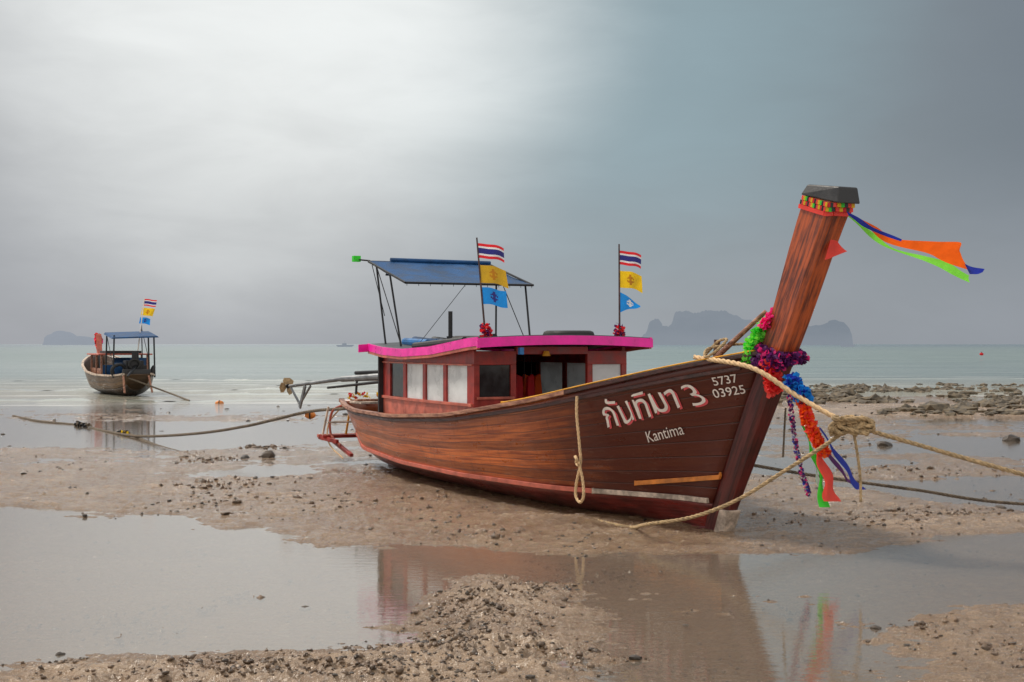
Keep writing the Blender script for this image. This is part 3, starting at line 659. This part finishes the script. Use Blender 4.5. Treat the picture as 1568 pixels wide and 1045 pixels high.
# ================================================================ ground
def pn(x,y,seed=0):
    xi=np.floor(x).astype(np.int64); yi=np.floor(y).astype(np.int64); fx=x-xi; fy=y-yi
    def g(ix,iy,dx,dy):
        h=(ix*374761393+iy*668265263+seed*98245165)&0xffffffff; h=((h^(h>>13))*1274126177)&0xffffffff; h=(h^(h>>16))
        a=h/4294967296.0*2*np.pi; return np.cos(a)*dx+np.sin(a)*dy
    u=fx*fx*fx*(fx*(fx*6-15)+10); v=fy*fy*fy*(fy*(fy*6-15)+10)
    n00=g(xi,yi,fx,fy);n10=g(xi+1,yi,fx-1,fy);n01=g(xi,yi+1,fx,fy-1);n11=g(xi+1,yi+1,fx-1,fy-1)
    return (n00*(1-u)+n10*u)*(1-v)+(n01*(1-u)+n11*u)*v
def sdp(X,Y,P):
    d=np.full(X.shape,1e9); s=np.ones(X.shape); n=len(P)
    for i in range(n):
        ax,ay=P[i];bx,by=P[i-1]; ex,ey=bx-ax,by-ay; wx,wy=X-ax,Y-ay
        t=np.clip((wx*ex+wy*ey)/(ex*ex+ey*ey),0,1); d=np.minimum(d,(wx-ex*t)**2+(wy-ey*t)**2)
        c1=Y>=ay;c2=Y<by;c3=(ex*wy)>(ey*wx); flip=(c1&c2&c3)|(~c1&~c2&~c3); s=np.where(flip,-s,s)
    return s*np.sqrt(d)
PUD=[[(-8,16.0),(-5.4,15.4),(-3.65,14.8),(-2.3,13.4),(-1.5,12.6),(-.2,12.3),(.9,12.1),(1.9,12.0),(2.9,12.1),(3.5,12.9),(5.2,13.6),(9,14),(9,10.4),(3.8,10.2),(2.9,9.8),(2.3,9.2),(2.3,8.2),(1.9,7.2),(.45,7.0),(.25,8.3),(.35,9.6),(.25,10.5),(-.1,11.0),(-.5,10.9),(-.70,9.7),(-.62,8.6),(-1.65,8.35),(-2.6,8.3),(-3.1,7.0),(-8,6.5)],
 [(4.0,18.5),(5.2,15.4),(9,14.6),(12,18),(8,19.5)],
 [(-9.5,25),(-5,24.5),(-3.2,26.5),(-3.0,31),(-8,33),(-14,33),(-13,27)],
 [(-4.6,19.8),(-3.3,19.3),(-2.9,20.3),(-3.9,21.2)],
 [(6,24),(9,22),(14,23),(14,27),(8,27.5)],
 [(2.7,19.5),(4,19.3),(5.5,22),(3.4,23)]]
def height(X,Y):
    wob=pn(X*.8,Y*.8,3)*.45+pn(X*2.6,Y*2.6,4)*.28+pn(X*8,Y*8,14)*.12
    h=.026+.020*pn(X*.35,Y*.3,1)+.020*pn(X*1.1,Y*1.6,2)+.030*pn(X*2.6,Y*6.5,5)+.020*pn(X*8,Y*17,6)+.010*pn(X*26,Y*40,7)
    rough=np.clip(pn(X*.9,Y*.9,8)*1.6+.5,0,1)
    h+=rough*.022*(np.abs(pn(X*14,Y*14,9))+.6*np.abs(pn(X*30,Y*30,19)))-.004
    e=np.full(X.shape,-9.0)
    for P in PUD: e=np.maximum(e,-sdp(X,Y,P))
    e=e+wob*np.clip(Y/14,.5,2)
    h-=.072*ss(-.45,.45,e)
    shallow=ss(.2,.6,X)*ss(2.6,2.0,X)*ss(10.7,10.1,Y)   # rippled sand flat, just awash
    h+=shallow*(.020+.024*pn(X*2.2,Y*9,41))
    far=np.clip((Y-17)/8,0,1); h+=far*(.034*pn(X*.22,Y*.8,11)-.024)
    for (cx,cy,rx,ry,a) in ((-.15,9.7,.55,1.1,.026),(.0,8.2,.6,.5,.022),(-1.4,7.6,1.6,.45,.024)):
        h+=a*np.exp(-((X-cx)/rx)**2-((Y-cy)/ry)**2)*(1+2.0*pn(X*9,Y*9,12)+2.2*np.abs(pn(X*20,Y*20,13)))
    slope=np.clip((Y-34+X*.12)/1.0,0,None); h-=slope*.006
    h+=np.where((X>5)&(Y>33)&(Y<62),.09*ss(5,9,X)*ss(33,37,Y)*(1-ss(55,62,Y)),0)
    return h
Yn=3920/np.linspace(3920/5.6,3920/75,680)
Yr=np.concatenate([np.linspace(-60,5.4,40),Yn,np.linspace(77,260,40)])
U=np.linspace(-1,1,820)
Yg,Ug=np.meshgrid(Yr,U,indexing='ij'); Xg=Ug*(.5*np.sqrt(Yg**2+40)+1.2)
H=height(Xg,Yg)
nr,nc=Yg.shape; vco=np.stack([Xg,Yg,H],-1).reshape(-1,3)
idx=np.arange(nr*nc).reshape(nr,nc); q=np.stack([idx[:-1,:-1],idx[:-1,1:],idx[1:,1:],idx[1:,:-1]],-1).reshape(-1,4)
me=bpy.data.meshes.new('sand_beach'); me.vertices.add(len(vco)); me.vertices.foreach_set('co',vco.ravel().astype(np.float32))
me.loops.add(q.size); me.loops.foreach_set('vertex_index',q.ravel().astype(np.int32)); me.polygons.add(len(q)); me.polygons.foreach_set('loop_start',(np.arange(len(q))*4).astype(np.int32))
me.polygons.foreach_set('use_smooth',np.ones(len(q),bool)); me.update(calc_edges=True)
m,t,out=new_mat('wet_sand')
pos=t.n('ShaderNodeNewGeometry').outputs['Position']; z=t.n('ShaderNodeSeparateXYZ',None,Vector=pos).outputs[2]
n1=t.noise(pos,.7,5,.6); n2=t.noise(pos,9,6,.65); n3=t.noise(pos,60,4,.7); n4=t.noise(t.mapv(pos,(3,9,3)),2.0,5,.6)
wet=t.mr(t.math('ADD',z,t.math('MULTIPLY',t.math('SUBTRACT',n2,.5),.04)),.010,.060,1,0)
c=t.mix(t.mr(n1,.35,.65),(.37,.245,.145),(.25,.155,.09))
c=t.mix(t.math('MULTIPLY',t.mr(n4,.42,.62),.5),c,(.48,.34,.22))
c=t.mix(t.mr(n2,.52,.68,0,.65),c,(.12,.073,.042))
c=t.mix(t.mr(n3,.56,.70,0,.65),c,(.07,.045,.03))
c=t.mix(t.math('MULTIPLY',wet,.6),c,(.18,.105,.05))
hh=t.math('ADD',t.math('MULTIPLY',n2,1.2),t.math('ADD',t.math('MULTIPLY',n3,.6),t.math('MULTIPLY',n4,1.0)))
bp=t.n('ShaderNodeBump',None,Strength=.9,Distance=.038,Height=hh)
p=t.n('ShaderNodeBsdfPrincipled',None,Base_Color=c,Roughness=t.mr(wet,0,1,.28,.08),Normal=bp.outputs[0])
p.inputs['Specular IOR Level'].default_value=1.0
t.l.new(p.outputs[0],out.inputs[0]); me.materials.append(m)
link(bpy.data.objects.new('sand_beach',me))
# ---------------------------------------------------------------- water sheet
m,t,out=new_mat('sea_and_pool_water')
pos=t.n('ShaderNodeNewGeometry').outputs['Position']; sp=t.n('ShaderNodeSeparateXYZ',None,Vector=pos); yy=sp.outputs[1]
deep=t.mr(yy,33,56); 
rip=t.noise(t.mapv(pos,(3,8,1)),1.6,4,.6)
wv1=t.noise(t.mapv(pos,(.35,1.3,1)),1.0,6,.65,.4); wv2=t.noise(t.mapv(pos,(.04,.16,1)),1.0,5,.65,.3)
hgt=t.math('ADD',t.math('MULTIPLY',rip,t.mr(deep,0,1,.0026,.02)),t.math('MULTIPLY',t.math('ADD',t.math('MULTIPLY',wv1,.26),t.math('MULTIPLY',wv2,t.mr(yy,60,300,0,.9))),deep))
bp=t.n('ShaderNodeBump',None,Strength=.6,Distance=1.0,Height=hgt)
seac=t.mix(t.mr(wv2,.35,.65),(.135,.19,.19),(.20,.255,.245)); seac=t.mix(t.mr(yy,150,1500),seac,(.11,.16,.19))
seac=t.mix(t.mr(yy,85,42),seac,(.31,.29,.225))
dif=t.n('ShaderNodeBsdfDiffuse',None,Color=seac,Normal=bp.outputs[0]); tr=t.n('ShaderNodeBsdfTransparent',None,Color=(.92,.89,.84,1))
pool_lift=t.n('ShaderNodeBsdfDiffuse',None,Color=(.50,.42,.34,1))  # milky diffuse added to brighten the pools, standing in for reflected sky
pool=t.n('ShaderNodeMixShader',None,i0=.24,i1=tr.outputs[0],i2=pool_lift.outputs[0])
body=t.n('ShaderNodeMixShader',None,i0=t.mr(yy,34,52),i1=pool.outputs[0],i2=dif.outputs[0])
gl=t.n('ShaderNodeBsdfGlossy',None,Color=(1,1,1,1),Roughness=t.mr(yy,10,120,.008,.18),Normal=bp.outputs[0])
fr=t.n('ShaderNodeFresnel',None,IOR=1.5,Normal=bp.outputs[0])
surf=t.n('ShaderNodeMixShader',None,i0=t.math('MULTIPLY',fr.outputs[0],t.mr(yy,35,200,1.0,.65)),i1=body.outputs[0],i2=gl.outputs[0])
fv=t.noise(t.mapv(pos,(.07,.6,1),(5,2,0)),1.0,9,.75,.5)
foam=t.math('MULTIPLY',t.mr(fv,.54,.65),t.math('MULTIPLY',t.mr(yy,37,45),t.mr(yy,110,55)))
fd=t.n('ShaderNodeBsdfDiffuse',None,Color=(.72,.73,.71,1))
fin=t.n('ShaderNodeMixShader',None,i0=t.math('MULTIPLY',foam,.6),i1=surf.outputs[0],i2=fd.outputs[0]); t.l.new(fin.outputs[0],out.inputs[0])
ys=[-60,0,6,12,20,30,40,60,100,200,500,1500,4000,14000]; vs=[];fs=[]
for y in ys: w=max(300,y*1.5); vs+=[(-w,y,0),(0,y,0),(w,y,0)]
for i in range(len(ys)-1):
    for j in range(2): k=i*3+j; fs.append((k,k+1,k+4,k+3))
mobj('sea_water',vs,fs,[m])
m2,t2,out2=new_mat('breaking_water'); ps=t2.n('ShaderNodeNewGeometry').outputs['Position']; zz=t2.n('ShaderNodeSeparateXYZ',None,Vector=ps).outputs[2]
fn=t2.noise(t2.mapv(ps,(1.2,3,3)),1.0,7,.75)
fm_=t2.mr(t2.math('ADD',zz,t2.math('MULTIPLY',t2.math('SUBTRACT',fn,.5),.3)),.055,.11)
pb_=t2.n('ShaderNodeBsdfPrincipled',None,Base_Color=t2.mix(fm_,(.30,.32,.27),(.78,.79,.77)),Roughness=t2.mr(fm_,0,1,.12,.7)); t2.l.new(pb_.outputs[0],out2.inputs[0])
vs=[];fs=[]
for (y0,x0,x1,hgt_) in ((46,-22,-6,.06),(50,-14,2,.07),(56,-26,-4,.08),(63,-13,6,.08),(58,10,24,.05),(70,-26,-8,.08)):
    n=240;k=len(vs); ph=random.random()*9
    for i in range(n+1):
        u=i/n; x=x0+(x1-x0)*u; yb=y0+1.2*math.sin(x*.3+ph)+.5*math.sin(x*1.1+ph*2)+.15*math.sin(x*4+ph); e=hgt_*math.sin(math.pi*u)**.5*max(0,.5+.35*math.sin(x*.9+ph)+.25*math.sin(x*2.7+ph)+.12*math.sin(x*7.1))
        vs+=[(x,yb-.7,-.02),(x,yb-.12,e*.8),(x,yb,e),(x,yb+.5,e*.5),(x,yb+1.6,-.02)]
    for i in range(n):
        for j in range(4): a=k+i*5+j; fs.append((a,a+5,a+6,a+1))
mobj('surf_waves',vs,fs,[m2],None,None,True)
# ================================================================ rocks, pebbles and worm casts
bm=bmesh.new(); bmesh.ops.create_icosphere(bm,subdivisions=2,radius=1); ico2=np.array([v.co[:] for v in bm.verts]); f2=np.array([[v.index for v in f.verts] for f in bm.faces]); bm.free()
bm=bmesh.new(); bmesh.ops.create_icosphere(bm,subdivisions=1,radius=1); ico1=np.array([v.co[:] for v in bm.verts]); f1=np.array([[v.index for v in f.verts] for f in bm.faces]); bm.free()
def scatter(name,xy,size,mat,tmpl=(ico1,f1),flat=.6,sink=.2,jit=.22,smooth=False):
    tv,tf=tmpl; n=len(xy); V=np.zeros((n,len(tv),3)); z=height(xy[:,0],xy[:,1])
    for i in range(n):
        r=rng.normal(1,jit,len(tv))[:,None]*tv*np.array([rng.uniform(.7,1.5),rng.uniform(.7,1.3),flat*rng.uniform(.6,1.3)])*size[i]
        a=rng.uniform(0,6.28); c_,s_=math.cos(a),math.sin(a); x=r[:,0]*c_-r[:,1]*s_; y=r[:,0]*s_+r[:,1]*c_
        V[i]=np.stack([x+xy[i,0],y+xy[i,1],r[:,2]+max(z[i],-.02)+size[i]*flat*(1-2*sink)*.5],-1)
    Fc=(tf[None]+(np.arange(n)*len(tv))[:,None,None]).reshape(-1,3)
    return mobj(name,V.reshape(-1,3).tolist(),Fc.tolist(),[mat],None,None,smooth)
rockm=simple('dark_wet_rock',(.055,.04,.028),.5,var=.6,vs=3,bump=.8); mudm=simple('mud_cast',(.125,.08,.048),.32,var=.7,vs=12,bump=.8); rock2=simple('barnacled_rock',(.11,.085,.055),.7,var=.7,vs=6,bump=.9)
P=[];S_=[]
while len(P)<1700:
    Y=rng.uniform(35,63); X=rng.uniform(.17*Y,.52*Y)
    if Y<42 and X<.26*Y: continue
    d=pn(np.array([X*.25]),np.array([Y*.35]),21)[0]+.25*pn(np.array([X*1.1]),np.array([Y*1.1]),22)[0]
    if d>rng.uniform(-.15,.35): P.append((X,Y)); S_.append(abs(rng.normal(.07,.07))+.03)
scatter('reef_rocks',np.array(P),np.array(S_),rock2,(ico1,f1),.6,.3,.25)
P=[];S_=[]
while len(P)<3200:
    Y=3920/rng.uniform(3920/44,3920/7.3); X=rng.uniform(-.5,.5)*Y
    d=pn(np.array([X*.7]),np.array([Y*.7]),31)[0]+.5*pn(np.array([X*3]),np.array([Y*3]),32)[0]
    if d>rng.uniform(.05,.7) or rng.random()<.04: P.append((X,Y)); S_.append(abs(rng.normal(0,.0075))*max(Y/11,.8)+.003)
scatter('pebbles',np.array(P),np.array(S_),rockm)
P=[];S_=[]
CL=[(-.25,9.4,.33,.7,900),(.05,10.3,.25,.35,260),(-.3,8.35,.5,.28,700),(-1.55,7.9,.35,.2,260),(-2.55,9.3,.12,.3,70),(-1.95,10.2,.12,.15,80),(-2.1,9.75,.06,.08,50),(-2.35,8.9,.2,.25,90),(-2.55,8.0,.12,.1,90),(.5,10.9,.3,.25,200),(-.9,7.75,.5,.12,420),(.6,8.0,.5,.2,160),(1.9,9.6,.2,.15,70),(2.6,9.0,.3,.2,120),(-1.3,7.55,.8,.1,420),(2.9,8.2,.3,.2,110),(1.0,11.4,.5,.2,90),(-4.3,24.8,.4,.3,80),(-4.6,22.2,.3,.4,90),(-3.6,18.0,.5,.5,100),(-.3,13.2,.5,.3,100),(4.6,15.0,.5,.3,100),(6,17.0,.8,.5,110),(3.0,19,.8,.4,120),(5.5,20,1.2,.7,150),(-2,16,1.2,.8,200),(3.4,14.4,.8,.4,120)]
for cx,cy,rx,ry,n in CL:
    for _ in range(int(n*.8)):
        P.append((rng.normal(cx,rx*.75),rng.normal(cy,ry*.75))); S_.append((abs(rng.normal(0,.008))+.003)*max(1,cy/10))
scatter('mud_clumps',np.array(P),np.array(S_),mudm,(ico1,f1),.8,.4,.35,True)
bg=[(-1.42,9.75,.035),(-2.62,8.25,.035),(-3.9,10.2,.02),(-3.35,11.0,.02),(-1.7,10.9,.02),(2.3,9.0,.04),(9.3,26.5,.16),(5.35,15.6,.05),(-3.85,22.5,.13),(-4.2,22.4,.1),(3.1,21.2,.18),(2.9,21.4,.14),(3.3,21.0,.12),(6.6,25.2,.12),(.7,8.1,.03)]
scatter('rocks',np.array([(a,b_) for a,b_,_ in bg]),np.array([c_ for *_,c_ in bg]),rockm,(ico2,f2),.6,.2,.1)
# ================================================================ sky
w=bpy.data.worlds.new('World'); scn.world=w; w.use_nodes=True; w.node_tree.nodes.clear(); t=NT(w.node_tree)
EL,AZ=math.radians(50),math.radians(-58)
sky=t.n('ShaderNodeTexSky',{'sky_type':'NISHITA','sun_disc':False,'sun_elevation':EL,'sun_rotation':AZ})
d=t.n('ShaderNodeTexCoord').outputs['Generated']; sp=t.n('ShaderNodeSeparateXYZ',None,Vector=d); x,y,z=sp.outputs
nz=t.noise(t.mapv(d,(2.2,2.2,6)),1.5,4,.5,.3)
fine=t.math('SUBTRACT',t.noise(t.mapv(d,(5,5,16)),1.6,5,.6,.4),.5)
nc_=t.math('ADD',t.math('MULTIPLY',t.math('SUBTRACT',nz,.5),.6),t.math('MULTIPLY',fine,.25))
xw=t.math('ADD',x,t.math('MULTIPLY',nc_,.14))
r=t.n('ShaderNodeValToRGB',None,Fac=t.mr(xw,-.42,.42,0,1,False)); cr=r.color_ramp; cr.interpolation='B_SPLINE'
for i,(p_,c_) in enumerate(((0,(.35,.355,.375)),(.28,(.40,.41,.43)),(.52,(.34,.375,.40)),(.75,(.235,.275,.30)),(1,(.15,.175,.21)))):
    e=cr.elements[i] if i<2 else cr.elements.new(p_); e.position=p_; e.color=(*c_,1)
base=r.outputs[0]
base=t.mix(t.mr(z,.16,-.01,0,.62),base,(.35,.37,.41))
def glow(dirv,a,b_,sm=True):
    v=Vector(dirv).normalized(); dt=t.n('ShaderNodeVectorMath',{'operation':'DOT_PRODUCT'},i0=d,i1=v[:]).outputs['Value']
    return t.mr(t.math('ADD',dt,t.math('MULTIPLY',nc_,.02)),a,b_,0,1,sm)
base=t.mix(t.math('MULTIPLY',glow((.07,1,.25),.970,1.0),.45),base,(.27,.42,.47))
g1=t.math('POWER',glow((-.18,1,.275),.955,1.001),1.5)
base=t.mix(t.math('MULTIPLY',g1,.95),base,(.88,.90,.885))
base=t.mix(t.mr(z,.27,.6,0,.9),base,(.85,.87,.88))
base=t.mix(t.mr(y,.1,-.5,0,.9),base,(1.0,.96,.90))
f=t.math('MULTIPLY',t.mr(nz,.3,.7,.96,1.04),t.mr(fine,-.2,.2,.975,1.025)); base=t.mix(1.0,base,t.n('ShaderNodeCombineXYZ',None,X=f,Y=f,Z=f).outputs[0],'MULTIPLY')
b10=t.n('ShaderNodeVectorMath',{'operation':'SCALE'},i0=base); b10.inputs['Scale'].default_value=10
fin=t.mix(.96,sky.outputs[0],b10.outputs[0])
bgn=t.n('ShaderNodeBackground',None,Color=fin,Strength=.1); ow=t.n('ShaderNodeOutputWorld'); t.l.new(bgn.outputs[0],ow.inputs[0])
sl=bpy.data.lights.new('sun','SUN'); sl.energy=2.8; sl.angle=math.radians(8); sl.color=(1,.91,.79); so=link(bpy.data.objects.new('sun',sl))
sv=Vector((math.sin(AZ)*math.cos(EL),math.cos(AZ)*math.cos(EL),math.sin(EL))); so.rotation_euler=sv.to_track_quat('Z','Y').to_euler(); so.location=sv*40
print('DONE')
